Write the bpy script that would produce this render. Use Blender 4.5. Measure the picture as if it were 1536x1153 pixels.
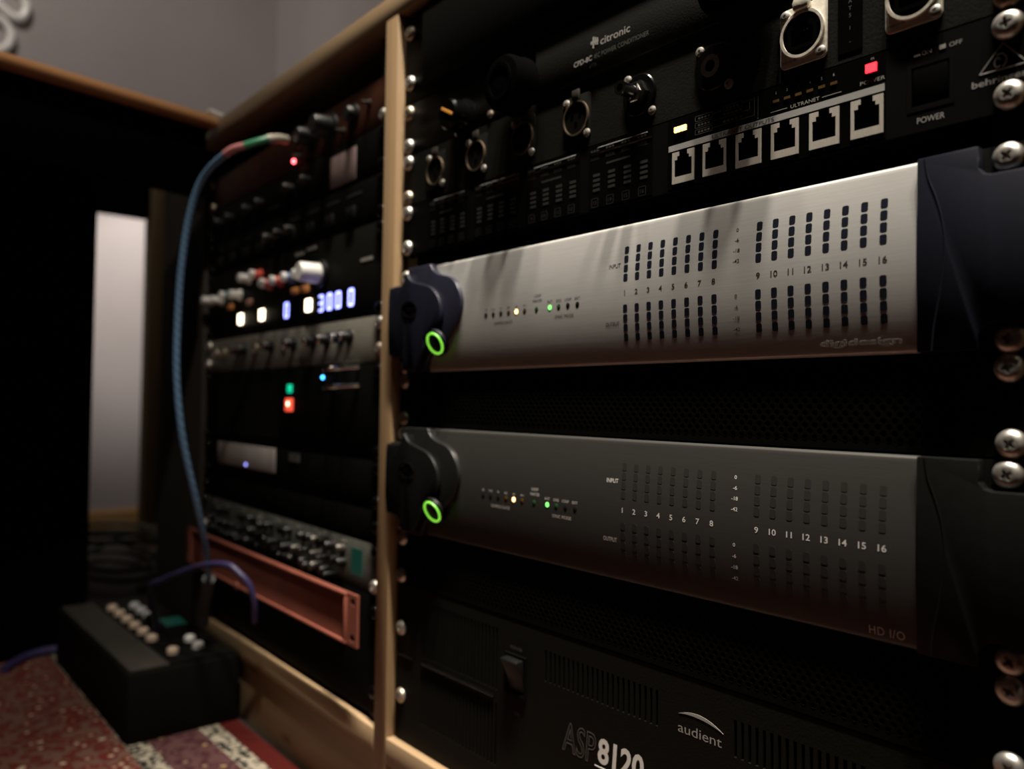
import bpy, bmesh, math, random
from mathutils import Vector, Matrix

random.seed(7)
for o in list(bpy.data.objects):
    bpy.data.objects.remove(o, do_unlink=True)
scene = bpy.context.scene
COL = scene.collection
MM = 0.001
FLOOR = 492.0            # millimetres from the floor up to the top edge of the silver converter

# ------------------------------------------------------------------ camera
cam_d = bpy.data.cameras.new('camera')
cam = bpy.data.objects.new('camera', cam_d)
COL.objects.link(cam)
scene.camera = cam
cam_d.sensor_fit = 'HORIZONTAL'
cam_d.sensor_width = 36.0
cam_d.lens = 1214.64 / 1536 * 36
r_ = Vector((0.64260481, 0.76606448, 0.01429234))
u_ = Vector((0.00962387, -0.02672218, 0.99959657))
f_ = Vector((-0.76613735, 0.64220802, 0.02454431))
m = Matrix(((r_.x, u_.x, -f_.x), (r_.y, u_.y, -f_.y), (r_.z, u_.z, -f_.z)))
cam.matrix_world = Matrix.Translation((0.59013, -0.378146, (FLOOR - 113.09) * MM)) @ m.to_4x4()
cam_d.clip_start = 0.01
cam_d.dof.use_dof = True
cam_d.dof.focus_distance = 0.44
cam_d.dof.aperture_fstop = 5.0

# ------------------------------------------------------------------ world, lamps, exposure
world = bpy.data.worlds.new('world')
scene.world = world
world.use_nodes = True
bg = world.node_tree.nodes['Background']
bg.inputs[0].default_value = (0.9, 0.95, 1.0, 1)
bg.inputs[1].default_value = 0.004
vs = scene.view_settings
vs.view_transform = 'Standard'
vs.look = 'None'
vs.gamma = 1.0
vs.exposure = 0.0
vs.use_curve_mapping = False


def lamp(name, kind, loc, target, energy, color, size=0.03, angle=60, blend=0.5):
    l = bpy.data.lights.new(name, kind)
    l.energy = energy
    l.color = color
    if kind == 'SPOT':
        l.shadow_soft_size = size
        l.spot_size = math.radians(angle)
        l.spot_blend = blend
    elif kind == 'AREA':
        l.size = size
    else:
        l.shadow_soft_size = size
    o = bpy.data.objects.new(name, l)
    COL.objects.link(o)
    o.location = loc
    d = Vector(target) - Vector(loc)
    o.rotation_euler = d.to_track_quat('-Z', 'Y').to_euler()
    return o


WARM = (1.0, 0.905, 0.78)
for lx, ly, le in ((0.14, -0.235, 130), (0.42, -0.25, 260), (0.70, -0.255, 260), (0.98, -0.25, 130)):
    lamp('track_spotlight', 'SPOT', (lx, ly, 2.36), (0.20 + 0.42 * (lx - 0.5), 0.03, 0.40), le, WARM, 0.045, 28, 0.9)
lamp('ceiling_downlight', 'SPOT', (0.75, -0.60, 2.36), (-0.56, -0.20, 0.25), 105, WARM, 0.04, 27, 0.9)
lamp('wall_lamp', 'SPOT', (-1.42, 0.30, 1.10), (-1.95, 0.30, 0.70), 23, (1.0, 0.92, 0.85), 0.03, 54, 0.7)
lamp('room_lamp', 'SPOT', (-0.9, -0.7, 2.36), (-1.95, 0.35, 1.1), 54, (1.0, 0.90, 0.82), 0.06, 75, 0.9)


# ------------------------------------------------------------------ materials
MATS = {}


def nodes_of(name):
    mt = bpy.data.materials.new(name)
    mt.use_nodes = True
    return mt, mt.node_tree, mt.node_tree.nodes['Principled BSDF']


def mat(name, col, rough=0.5, metal=0.0, noise=0.0, scale=60.0, stretch=(1, 1, 1), bump=0.0,
        emit=None, strength=0.0, spec=0.5, coat=0.0):
    mt, nt, b = nodes_of(name)
    b.inputs['Base Color'].default_value = (*col, 1)
    b.inputs['Roughness'].default_value = rough
    b.inputs['Metallic'].default_value = metal
    b.inputs['Specular IOR Level'].default_value = spec
    b.inputs['Coat Weight'].default_value = coat
    if emit:
        b.inputs['Emission Color'].default_value = (*emit, 1)
        b.inputs['Emission Strength'].default_value = strength
    if noise or bump:
        tc = nt.nodes.new('ShaderNodeTexCoord')
        mp = nt.nodes.new('ShaderNodeMapping')
        mp.inputs['Scale'].default_value = stretch
        nz = nt.nodes.new('ShaderNodeTexNoise')
        nz.inputs['Scale'].default_value = scale
        nz.inputs['Detail'].default_value = 4
        nt.links.new(tc.outputs['Object'], mp.inputs[0])
        nt.links.new(mp.outputs[0], nz.inputs['Vector'])
        if noise:
            rp = nt.nodes.new('ShaderNodeValToRGB')
            rp.color_ramp.elements[0].position = 0.3
            rp.color_ramp.elements[1].position = 0.7
            rp.color_ramp.elements[0].color = (*[c * (1 - noise) for c in col], 1)
            rp.color_ramp.elements[1].color = (*[min(1, c * (1 + noise)) for c in col], 1)
            nt.links.new(nz.outputs['Fac'], rp.inputs[0])
            nt.links.new(rp.outputs[0], b.inputs['Base Color'])
        if bump:
            bp = nt.nodes.new('ShaderNodeBump')
            bp.inputs['Strength'].default_value = bump
            bp.inputs['Distance'].default_value = 0.0005
            nt.links.new(nz.outputs['Fac'], bp.inputs['Height'])
            nt.links.new(bp.outputs[0], b.inputs['Normal'])
    MATS[name] = mt
    return mt


def wood(name, c1, c2, axis, rough=0.5):
    mt, nt, b = nodes_of(name)
    tc = nt.nodes.new('ShaderNodeTexCoord')
    mp = nt.nodes.new('ShaderNodeMapping')
    sc = [55, 55, 55]
    sc[axis] = 2.2
    mp.inputs['Scale'].default_value = sc
    nz = nt.nodes.new('ShaderNodeTexNoise')
    nz.inputs['Scale'].default_value = 1.0
    nz.inputs['Detail'].default_value = 5
    nz.inputs['Distortion'].default_value = 0.6
    mp2 = nt.nodes.new('ShaderNodeMapping')
    s2 = [22, 22, 22]
    s2[axis] = 7
    mp2.inputs['Scale'].default_value = s2
    vo = nt.nodes.new('ShaderNodeTexVoronoi')
    vo.inputs['Scale'].default_value = 1.0
    rp = nt.nodes.new('ShaderNodeValToRGB')
    rp.color_ramp.elements[0].position = 0.32
    rp.color_ramp.elements[1].position = 0.66
    rp.color_ramp.elements[0].color = (*c2, 1)
    rp.color_ramp.elements[1].color = (*c1, 1)
    kr = nt.nodes.new('ShaderNodeValToRGB')
    kr.color_ramp.elements[0].position = 0.03
    kr.color_ramp.elements[1].position = 0.14
    kr.color_ramp.elements[0].color = (0.45, 0.33, 0.25, 1)
    kr.color_ramp.elements[1].color = (1, 1, 1, 1)
    mx = nt.nodes.new('ShaderNodeMixRGB')
    mx.blend_type = 'MULTIPLY'
    mx.inputs[0].default_value = 1
    L = nt.links.new
    L(tc.outputs['Object'], mp.inputs[0]); L(mp.outputs[0], nz.inputs['Vector'])
    L(tc.outputs['Object'], mp2.inputs[0]); L(mp2.outputs[0], vo.inputs['Vector'])
    L(nz.outputs['Fac'], rp.inputs[0]); L(vo.outputs['Distance'], kr.inputs[0])
    L(rp.outputs[0], mx.inputs[1]); L(kr.outputs[0], mx.inputs[2])
    L(mx.outputs[0], b.inputs['Base Color'])
    b.inputs['Roughness'].default_value = rough
    bp = nt.nodes.new('ShaderNodeBump')
    bp.inputs['Strength'].default_value = 0.25
    bp.inputs['Distance'].default_value = 0.0006
    L(nz.outputs['Fac'], bp.inputs['Height']); L(bp.outputs[0], b.inputs['Normal'])
    MATS[name] = mt
    return mt


wood('pine_upright', (0.30, 0.20, 0.105), (0.25, 0.16, 0.08), 2)
wood('pine_level', (0.33, 0.23, 0.13), (0.27, 0.18, 0.097), 0)
wood('desk_wood', (0.50, 0.25, 0.11), (0.38, 0.18, 0.07), 1, 0.35)
wood('old_wood', (0.10, 0.062, 0.020), (0.065, 0.04, 0.013), 2, 0.6)
wood('shaded_wood', (0.016, 0.011, 0.005), (0.011, 0.0075, 0.004), 2, 0.7)  # near-black tone carries the shade around the rack's left end
wood('skirting_wood', (0.42, 0.25, 0.09), (0.34, 0.19, 0.06), 1, 0.5)
mat('black_metal', (0.005, 0.005, 0.0042), 0.6, 0, 0.15, 900, bump=0.35, spec=0.08)
mat('black_satin', (0.0022, 0.0023, 0.0019), 0.55, 0, 0.1, 600, spec=0.04)
mat('black_matte', (0.0016, 0.0016, 0.0016), 0.9, spec=0.0)
mat('hole_black', (0.0006, 0.0006, 0.0006), 0.9, spec=0.0)
mat('black_gloss', (0.002, 0.002, 0.002), 0.15, spec=0.25)
mat('panel_black', (0.0046, 0.0046, 0.0033), 0.6, 0, 0.12, 700, bump=0.25, spec=0.07)
mat('cover_black', (0.0075, 0.0075, 0.0060), 0.6, 0, 0.12, 700, bump=0.25, spec=0.1)
mat('sheet_black', (0.0015, 0.0015, 0.0012), 0.6, spec=0.04)
mat('silver_face', (0.50, 0.495, 0.48), 0.42, 0.35, 0.05, 40, (1, 1, 30), 0.02)
mat('graphite_face', (0.048, 0.047, 0.043), 0.42, 0.4, 0.06, 40, (1, 1, 30), 0.02)
mat('navy_plastic', (0.006, 0.0068, 0.0135), 0.45, 0, 0.1, 300, spec=0.2)
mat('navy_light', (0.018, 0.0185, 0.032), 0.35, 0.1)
mat('charcoal_plastic', (0.004, 0.0042, 0.0038), 0.45, 0, 0.1, 300, spec=0.15)
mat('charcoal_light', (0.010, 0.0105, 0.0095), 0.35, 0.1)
mat('steel_screw', (0.56, 0.535, 0.49), 0.4, 0.9, 0.2, 500, bump=0.15)
mat('dull_screw', (0.42, 0.36, 0.28), 0.42, 0.9, 0.45, 420, bump=0.3)
mat('nickel', (0.60, 0.56, 0.47), 0.4, 0.35, 0.12, 350, bump=0.25)
mat('socket_tin', (0.60, 0.56, 0.49), 0.4, 0.4, 0.08, 200, (10, 1, 1))
mat('champagne_ring', (0.17, 0.125, 0.085), 0.4, 0.8)
mat('chrome', (0.7, 0.69, 0.67), 0.12, 1.0)
mat('rack_strip', (0.004, 0.004, 0.004), 0.5, 0.2)
mat('white_print', (0.62, 0.60, 0.56), 0.6)
mat('grey_print', (0.25, 0.24, 0.22), 0.6)
mat('dim_print', (0.055, 0.053, 0.045), 0.6)
mat('faint_print', (0.009, 0.0088, 0.0068), 0.6)
mat('latch_grey', (0.05, 0.045, 0.038), 0.4, 0.6)
mat('dark_print', (0.014, 0.013, 0.012), 0.6)
mat('grey_stripe', (0.30, 0.30, 0.29), 0.45)
mat('lens_navy', (0.010, 0.012, 0.02), 0.25)
mat('lens_graphite', (0.027, 0.0265, 0.0245), 0.42, 0.2, spec=0.3)
mat('ring_green', (0.1, 0.4, 0.05), 0.4, emit=(0.26, 0.82, 0.06), strength=0.95)
mat('lamp_green', (0.1, 0.5, 0.1), 0.4, emit=(0.22, 1.0, 0.18), strength=1.6)
mat('lamp_amber', (0.6, 0.4, 0.1), 0.4, emit=(1.0, 0.62, 0.25), strength=4.0)
mat('lamp_red', (0.6, 0.05, 0.05), 0.4, emit=(1.0, 0.014, 0.025), strength=4.0)
mat('lamp_orange', (0.5, 0.25, 0.05), 0.4, emit=(1.0, 0.52, 0.12), strength=6.0)
mat('led_off_green', (0.02, 0.07, 0.02), 0.3)
mat('led_off_amber', (0.08, 0.045, 0.012), 0.3)
mat('led_off_dark', (0.012, 0.012, 0.012), 0.3)
mat('button_warm', (0.9, 0.8, 0.6), 0.4, emit=(1.0, 0.82, 0.58), strength=6.0)
mat('digit_blue', (0.3, 0.3, 0.9), 0.4, emit=(0.30, 0.33, 1.0), strength=4.2)
mat('point_blue', (0.1, 0.4, 0.9), 0.4, emit=(0.05, 0.40, 0.95), strength=7.0)
mat('pilot_green', (0.02, 0.3, 0.2), 0.4, emit=(0.0, 0.42, 0.22), strength=1.6)
mat('pilot_red', (0.5, 0.05, 0.03), 0.4, emit=(1.0, 0.10, 0.05), strength=1.1)
mat('pilot_red_core', (0.8, 0.3, 0.2), 0.4, emit=(1.0, 0.45, 0.3), strength=7.0)
mat('point_red', (0.8, 0.1, 0.1), 0.4, emit=(1.0, 0.10, 0.12), strength=14.0)
mat('screen_green', (0.006, 0.035, 0.027), 0.3, emit=(0.01, 0.12, 0.085), strength=0.12)
mat('orange_mark', (0.75, 0.33, 0.05), 0.5)
mat('rust_panel', (0.036, 0.0105, 0.004), 0.55, 0.1, 0.4, 22, spec=0.2)
mat('grey_panel', (0.19, 0.18, 0.15), 0.5, 0.3, 0.1, 80, bump=0.1)
mat('green_grey_panel', (0.075, 0.078, 0.066), 0.5, 0.3, 0.2, 60, bump=0.1)
mat('salmon_panel', (0.19, 0.055, 0.034), 0.55, 0.05, 0.12, 25, bump=0.15)
mat('pale_plate', (0.42, 0.38, 0.36), 0.35, 0.3, 0.1, 20)
mat('mauve_plate', (0.19, 0.135, 0.13), 0.5, 0, 0.15, 20)
mat('knob_white', (0.72, 0.71, 0.68), 0.4)
mat('knob_violet', (0.20, 0.17, 0.32), 0.4)
mat('knob_red', (0.55, 0.06, 0.03), 0.4)
mat('knob_orange', (0.6, 0.24, 0.08), 0.4)
mat('knob_blue', (0.05, 0.12, 0.3), 0.4)
mat('knob_teal', (0.08, 0.2, 0.2), 0.4)
mat('knob_pink', (0.5, 0.26, 0.2), 0.4)
mat('knob_black', (0.005, 0.005, 0.005), 0.4, spec=0.25)
mat('knob_beige', (0.62, 0.48, 0.36), 0.5)
mat('knob_grey', (0.16, 0.16, 0.155), 0.45)
mat('case_black', (0.004, 0.004, 0.0034), 0.7, 0, 0.2, 200, spec=0.06)
mat('case_top', (0.04, 0.037, 0.031), 0.75, 0, 0.1, 60, spec=0.05)
mat('button_grey', (0.5, 0.5, 0.5), 0.5)
mat('cable_violet', (0.03, 0.024, 0.085), 0.5, 0, 0.2, 400)
mat('plug_grey', (0.05, 0.055, 0.058), 0.5)
mat('cable_black', (0.01, 0.01, 0.01), 0.5)
mat('cable_olive', (0.05, 0.048, 0.03), 0.5)
mat('cable_teal', (0.03, 0.07, 0.065), 0.5)
mat('shrink_green', (0.04, 0.24, 0.12), 0.35)
mat('shrink_pink', (0.52, 0.2, 0.2), 0.35)
mat('wall_paint', (0.40, 0.365, 0.36), 0.8, 0, 0.04, 5, bump=0.05)
mat('ceiling_paint', (0.4, 0.4, 0.4), 0.9, 0, 0.03, 5)
mat('floor_carpet', (0.05, 0.04, 0.035), 0.9, 0, 0.3, 300)
mat('sign_white', (0.80, 0.78, 0.72), 0.3, emit=(1.0, 0.95, 0.85), strength=0.10)


def braid(name, col):
    mt, nt, b = nodes_of(name)
    tc = nt.nodes.new('ShaderNodeTexCoord')
    w1 = nt.nodes.new('ShaderNodeTexWave')
    w1.wave_type = 'BANDS'
    w1.bands_direction = 'DIAGONAL'
    w1.inputs['Scale'].default_value = 70
    nt.links.new(tc.outputs['Object'], w1.inputs['Vector'])
    rp = nt.nodes.new('ShaderNodeValToRGB')
    rp.color_ramp.elements[0].color = (*[c * 0.6 for c in col], 1)
    rp.color_ramp.elements[1].color = (*[c * 1.25 for c in col], 1)
    nt.links.new(w1.outputs['Fac'], rp.inputs[0])
    nt.links.new(rp.outputs[0], b.inputs['Base Color'])
    b.inputs['Roughness'].default_value = 0.6
    MATS[name] = mt


braid('cable_blue', (0.11, 0.22, 0.36))


def rug_material():
    mt, nt, b = nodes_of('woven_rug')
    L = nt.links.new
    N = nt.nodes.new
    tc = N('ShaderNodeTexCoord')
    sx = N('ShaderNodeSeparateXYZ')
    L(tc.outputs['Object'], sx.inputs[0])

    def band(lo, hi):
        a = N('ShaderNodeMath'); a.operation = 'GREATER_THAN'; a.inputs[1].default_value = lo
        c = N('ShaderNodeMath'); c.operation = 'LESS_THAN'; c.inputs[1].default_value = hi
        L(sx.outputs['Y'], a.inputs[0]); L(sx.outputs['Y'], c.inputs[0])
        p = N('ShaderNodeMath'); p.operation = 'MULTIPLY'
        L(a.outputs[0], p.inputs[0]); L(c.outputs[0], p.inputs[1])
        return p.outputs[0]

    def pattern(scale, cols, rnd=1.0, detail=None):
        v = N('ShaderNodeTexVoronoi'); v.inputs['Scale'].default_value = scale
        v.inputs['Randomness'].default_value = rnd
        nz = N('ShaderNodeTexNoise'); nz.inputs['Scale'].default_value = scale * 0.8
        nz.inputs['Detail'].default_value = 3
        L(tc.outputs['Object'], v.inputs['Vector']); L(tc.outputs['Object'], nz.inputs['Vector'])
        mxx = N('ShaderNodeMath'); mxx.operation = 'ADD'
        L(v.outputs['Distance'], mxx.inputs[0])
        s = N('ShaderNodeMath'); s.operation = 'MULTIPLY'; s.inputs[1].default_value = 0.9
        L(nz.outputs['Fac'], s.inputs[0]); L(s.outputs[0], mxx.inputs[1])
        rp = N('ShaderNodeValToRGB')
        rp.color_ramp.interpolation = 'EASE'
        e = rp.color_ramp.elements
        while len(e) < len(cols):
            e.new(0.5)
        for i, (p, c) in enumerate(cols):
            e[i].position = p
            e[i].color = (*c, 1)
        L(mxx.outputs[0], rp.inputs[0])
        return rp.outputs[0]

    field = pattern(75, [(0.52, (0.40, 0.33, 0.24)), (0.60, (0.20, 0.11, 0.08)), (0.68, (0.12, 0.019, 0.013)),
                         (0.98, (0.085, 0.022, 0.017)), (1.14, (0.13, 0.065, 0.048))])
    strip = pattern(110, [(0.70, (0.012, 0.012, 0.014)), (0.84, (0.02, 0.02, 0.02)), (0.90, (0.25, 0.22, 0.165)),
                          (1.3, (0.28, 0.25, 0.19))], 0.6)
    mid = pattern(75, [(0.52, (0.28, 0.18, 0.07)), (0.60, (0.17, 0.11, 0.08)), (0.68, (0.036, 0.013, 0.015)),
                       (0.98, (0.05, 0.017, 0.02)), (1.14, (0.075, 0.035, 0.035))])
    red = pattern(300, [(0.5, (0.040, 0.0042, 0.003)), (0.9, (0.052, 0.0055, 0.004))])
    cur = field
    for msk, c in ((band(-0.127, -0.024), mid), (band(-0.048, -0.026), strip), (band(-0.127, -0.104), strip),
                   (band(-0.026, 1.0), red)):
        mx = N('ShaderNodeMixRGB')
        L(msk, mx.inputs[0]); L(cur, mx.inputs[1]); L(c, mx.inputs[2])
        cur = mx.outputs[0]
    L(cur, b.inputs['Base Color'])
    b.inputs['Roughness'].default_value = 0.95
    b.inputs['Specular IOR Level'].default_value = 0.1
    nz = N('ShaderNodeTexNoise'); nz.inputs['Scale'].default_value = 700
    bp = N('ShaderNodeBump'); bp.inputs['Strength'].default_value = 0.6; bp.inputs['Distance'].default_value = 0.002
    L(tc.outputs['Object'], nz.inputs['Vector']); L(nz.outputs['Fac'], bp.inputs['Height'])
    L(bp.outputs[0], b.inputs['Normal'])
    MATS['woven_rug'] = mt


rug_material()


# ------------------------------------------------------------------ mesh building (millimetres)
class MB:
    def __init__(self):
        self.v = []
        self.f = []

    def add(self, vs_, fs_):
        n = len(self.v)
        self.v += [tuple(p) for p in vs_]
        self.f += [tuple(i + n for i in f) for f in fs_]
        return self

    def box(self, x0, x1, y0, y1, z0, z1):
        return self.add([(x0, y0, z0), (x1, y0, z0), (x1, y1, z0), (x0, y1, z0), (x0, y0, z1), (x1, y0, z1), (x1, y1, z1), (x0, y1, z1)],
                        [(0, 3, 2, 1), (4, 5, 6, 7), (0, 1, 5, 4), (1, 2, 6, 5), (2, 3, 7, 6), (3, 0, 4, 7)])

    def prism(self, poly, y0, y1):
        """outline in (x, z), counter-clockwise seen from the front; y0 front, y1 back"""
        n = len(poly)
        vs_ = [(x, y0, z) for x, z in poly] + [(x, y1, z) for x, z in poly]
        fs_ = [tuple(range(n)), tuple(range(2 * n - 1, n - 1, -1))]
        for i in range(n):
            j = (i + 1) % n
            fs_.append((i, i + n, j + n, j))
        return self.add(vs_, fs_)

    def flat(self, poly, z0, z1):
        """outline in (x, y), extruded upwards"""
        n = len(poly)
        vs_ = [(x, y, z0) for x, y in poly] + [(x, y, z1) for x, y in poly]
        fs_ = [tuple(range(n - 1, -1, -1)), tuple(range(n, 2 * n))]
        for i in range(n):
            j = (i + 1) % n
            fs_.append((i, j, j + n, i + n))
        return self.add(vs_, fs_)

    def lathe(self, prof, c, axis=(0, -1, 0), n=24, rx=1.0, capend=True):
        """profile [(radius, height along axis)] round a centre"""
        a = Vector(axis).normalized()
        t = Vector((1, 0, 0)) if abs(a.x) < 0.9 else Vector((0, 1, 0))
        p = (t - a * t.dot(a)).normalized()
        q = a.cross(p)
        c = Vector(c)
        vs_, fs_ = [], []
        for r, h in prof:
            for k in range(n):
                th = 2 * math.pi * k / n
                vs_.append(c + a * h + p * (r * rx * math.cos(th)) + q * (r * math.sin(th)))
        for i in range(len(prof) - 1):
            for k in range(n):
                k2 = (k + 1) % n
                fs_.append((i * n + k, i * n + k2, (i + 1) * n + k2, (i + 1) * n + k))
        fs_.append(tuple(range(n - 1, -1, -1)))
        if capend:
            m_ = (len(prof) - 1) * n
            fs_.append(tuple(range(m_, m_ + n)))
        return self.add(vs_, fs_)

    def cyl(self, c, r, h, axis=(0, -1, 0), n=20, r1=None):
        return self.lathe([(r, 0), (r if r1 is None else r1, h)], c, axis, n)

    def ring(self, c, r0, r1, h, n=32, axis=(0, -1, 0)):
        """flat ring: inner radius r0, outer r1, height h"""
        a = Vector(axis)
        prof = [(r0, 0), (r1, 0), (r1, h * 0.8), (r1 * 0.97 + r0 * 0.03, h), (r0 * 0.97 + r1 * 0.03, h), (r0, h * 0.8), (r0, 0)]
        t = Vector((1, 0, 0)) if abs(a.x) < 0.9 else Vector((0, 1, 0))
        p = (t - a * t.dot(a)).normalized()
        q = a.cross(p)
        c = Vector(c)
        vs_, fs_ = [], []
        for r, hh in prof[:-1]:
            for k in range(n):
                th = 2 * math.pi * k / n
                vs_.append(c + a * hh + p * (r * math.cos(th)) + q * (r * math.sin(th)))
        m_ = len(prof) - 1
        for i in range(m_):
            i2 = (i + 1) % m_
            for k in range(n):
                k2 = (k + 1) % n
                fs_.append((i * n + k, i * n + k2, i2 * n + k2, i2 * n + k))
        return self.add(vs_, fs_)

    def tube(self, pts, r, n=10, radii=None):
        pts = [Vector(p) for p in pts]
        vs_, fs_ = [], []
        up = None
        for i, p in enumerate(pts):
            d = (pts[min(i + 1, len(pts) - 1)] - pts[max(i - 1, 0)]).normalized()
            if up is None:
                up = Vector((0, 0, 1)) if abs(d.z) < 0.9 else Vector((1, 0, 0))
            s = d.cross(up).normalized()
            up = s.cross(d).normalized()
            rr = radii[i] if radii else r
            for k in range(n):
                th = 2 * math.pi * k / n
                vs_.append(p + s * (rr * math.cos(th)) + up * (rr * math.sin(th)))
        for i in range(len(pts) - 1):
            for k in range(n):
                k2 = (k + 1) % n
                fs_.append((i * n + k, i * n + k2, (i + 1) * n + k2, (i + 1) * n + k))
        fs_.append(tuple(range(n - 1, -1, -1)))
        m_ = (len(pts) - 1) * n
        fs_.append(tuple(range(m_, m_ + n)))
        return self.add(vs_, fs_)

    def plate(self, x0, x1, z0, z1, y0, y1, holes=(), warp=None, extra_z=(), depth=None):
        """front sheet with rectangular openings; warp(z) bends the front"""
        eps = 1e-4
        xs = sorted({round(x, 3) for x in [x0, x1] + [h[i] for h in holes for i in (0, 1)]})
        zs = sorted({round(z, 3) for z in [z0, z1] + list(extra_z) + [h[i] for h in holes for i in (2, 3)]})
        W = warp or (lambda z: y0)
        dep = depth if depth is not None else (y1 - y0)

        def inside(xc, zc):
            return any(h[0] - eps < xc < h[1] + eps and h[2] - eps < zc < h[3] + eps for h in holes)
        nx, nz = len(xs), len(zs)
        solid = [[not inside((xs[i] + xs[i + 1]) / 2, (zs[j] + zs[j + 1]) / 2) for j in range(nz - 1)] for i in range(nx - 1)]
        idx = {}
        vs_, fs_ = [], []

        def V(i, j, back):
            k = (i, j, back)
            if k not in idx:
                idx[k] = len(vs_)
                yy = W(zs[j])
                if back == 1:
                    yy += dep
                if back == 2:
                    yy = y1
                vs_.append((xs[i], yy, zs[j]))
            return idx[k]
        for i in range(nx - 1):
            for j in range(nz - 1):
                if not solid[i][j]:
                    continue
                fs_.append((V(i, j, 0), V(i + 1, j, 0), V(i + 1, j + 1, 0), V(i, j + 1, 0)))
                for di, dj, a, b_ in ((-1, 0, (i, j + 1), (i, j)), (1, 0, (i + 1, j), (i + 1, j + 1)),
                                      (0, -1, (i, j), (i + 1, j)), (0, 1, (i + 1, j + 1), (i, j + 1))):
                    ii, jj = i + di, j + dj
                    out = ii < 0 or jj < 0 or ii >= nx - 1 or jj >= nz - 1
                    if out or not solid[ii][jj]:
                        bk = 2 if out else 1
                        fs_.append((V(*a, 0), V(*a, bk), V(*b_, bk), V(*b_, 0)))
        return self.add(vs_, fs_)


def make_obj(name, mb, material, parent=None, off=(0, 0, 0), bevel=0.0, segs=2, smooth=True, angle=32):
    me = bpy.data.meshes.new(name)
    ox, oy, oz = off
    me.from_pydata([((x - ox) * MM, (y - oy) * MM, (z - oz) * MM) for x, y, z in mb.v], [], mb.f)
    me.validate()
    bm = bmesh.new()
    bm.from_mesh(me)
    bmesh.ops.recalc_face_normals(bm, faces=bm.faces)
    if bevel:
        ed = [e for e in bm.edges if len(e.link_faces) == 2 and e.calc_face_angle(0) > math.radians(40)]
        bmesh.ops.bevel(bm, geom=ed, offset=bevel * MM, segments=segs, affect='EDGES', profile=0.5, clamp_overlap=True)
    bm.to_mesh(me)
    bm.free()
    if smooth:
        for p in me.polygons:
            p.use_smooth = True
        me.set_sharp_from_angle(angle=math.radians(angle))
    me.materials.append(MATS[material])
    o = bpy.data.objects.new(name, me)
    COL.objects.link(o)
    if parent:
        o.parent = parent
    return o


def share(o, parent, loc):
    """a copy that shares its mesh, moved by loc (mm) inside the parent"""
    c = o.copy()
    COL.objects.link(c)
    c.parent = parent
    c.location = [a * MM for a in loc]
    return c


def tag(o, label, cat=None, group=None, kind=None):
    if label:
        o['label'] = label
    if cat:
        o['category'] = cat
    if group:
        o['group'] = group
    if kind:
        o['kind'] = kind
    return o


# ---- lettering
_tc = {}


def glyph_mesh(s, shear=0.0, bold=0.0, outline=False, spacing=1.0):
    key = (s, shear, bold, outline, spacing)
    if key in _tc:
        return _tc[key]
    cu = bpy.data.curves.new('lettering', 'FONT')
    cu.body = s
    cu.size = 1.0
    cu.align_x = 'LEFT'
    cu.shear = shear
    cu.offset = bold
    cu.space_character = spacing
    cu.resolution_u = 3
    if outline:
        cu.fill_mode = 'NONE'
        cu.bevel_depth = 0.016
        cu.bevel_resolution = 0
    ob = bpy.data.objects.new('lettering', cu)
    COL.objects.link(ob)
    me = bpy.data.meshes.new_from_object(ob)
    vs_ = [tuple(v.co) for v in me.vertices]
    fs_ = [tuple(p.vertices) for p in me.polygons]
    bpy.data.objects.remove(ob, do_unlink=True)
    bpy.data.curves.remove(cu)
    bpy.data.meshes.remove(me)
    xs = [v[0] for v in vs_] or [0]
    _tc[key] = (vs_, fs_, min(xs), max(xs))
    return _tc[key]


class TextSet(MB):
    def __init__(self):
        super().__init__()
        self.items = []


def put_text(mb, s, x, z, h, y=-0.07, warp=None, width=None, align='c', wide=1.0, **kw):
    """cap height h; x is the centre (or left edge) and z the middle of the capitals"""
    vs_, fs_, a, b_ = glyph_mesh(s, **kw)
    k = h / 0.70
    kx = k * wide if width is None else width / max(1e-6, b_ - a)
    x0 = x - (a + b_) / 2 * kx if align == 'c' else x - a * kx
    out = []
    for vx, vy, vz in vs_:
        zz = z + (vy - 0.35) * k
        yy = (warp(zz) if warp else 0) + y - vz * k * 0.2
        out.append((x0 + vx * kx, yy, zz))
    if isinstance(mb, TextSet):
        w_ = MB()
        w_.add(out, fs_)
        mb.items.append(w_)
    else:
        mb.add(out, fs_)


# ---- rack devices
PHI = math.radians(1.5)


class Dev:
    def __init__(self, name, label, cat, z0, z1, bay='R', group=None):
        self.z0, self.z1 = z0, z1
        e = bpy.data.objects.new(name, None)
        e.empty_display_size = 0.02
        COL.objects.link(e)
        if bay == 'R':
            e.location = (0, 0, (FLOOR + z0) * MM)
        else:
            e.location = ((-32 - 477 * math.cos(PHI)) * MM, 477 * math.sin(PHI) * MM, (FLOOR + z0) * MM)
            e.rotation_euler = (0, 0, -PHI)
        self.root = tag(e, label, cat, group)

    def part(self, name, mb, material, parent=None, label=None, **kw):
        if isinstance(mb, TextSet):
            for w_ in mb.items:
                o = self.part(name, w_, material, parent, label, **kw)
            if mb.v:
                w_ = MB()
                w_.add(mb.v, mb.f)
                o = self.part('printed_lines', w_, material, parent, None, **kw)
                o['kind'] = 'stuff'
            return o
        o = make_obj(name, mb, material, parent or self.root, off=(0, 0, self.z0), **kw)
        if label:
            o['label'] = label
        return o

    def chassis(self, depth=260, y=2.5, x0=8, x1=457):
        return self.part('chassis', MB().box(x0, x1, y, depth, self.z0 + 1, self.z1 - 1), 'black_matte')

    def ears(self, material='black_metal', y0=-2.5, x0=-8.8, x1=473.8, bevel=0.5):
        return self.part('faceplate', MB().box(x0, x1, y0, 0, self.z0 + 0.4, self.z1 - 0.4), material, bevel=bevel)


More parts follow.
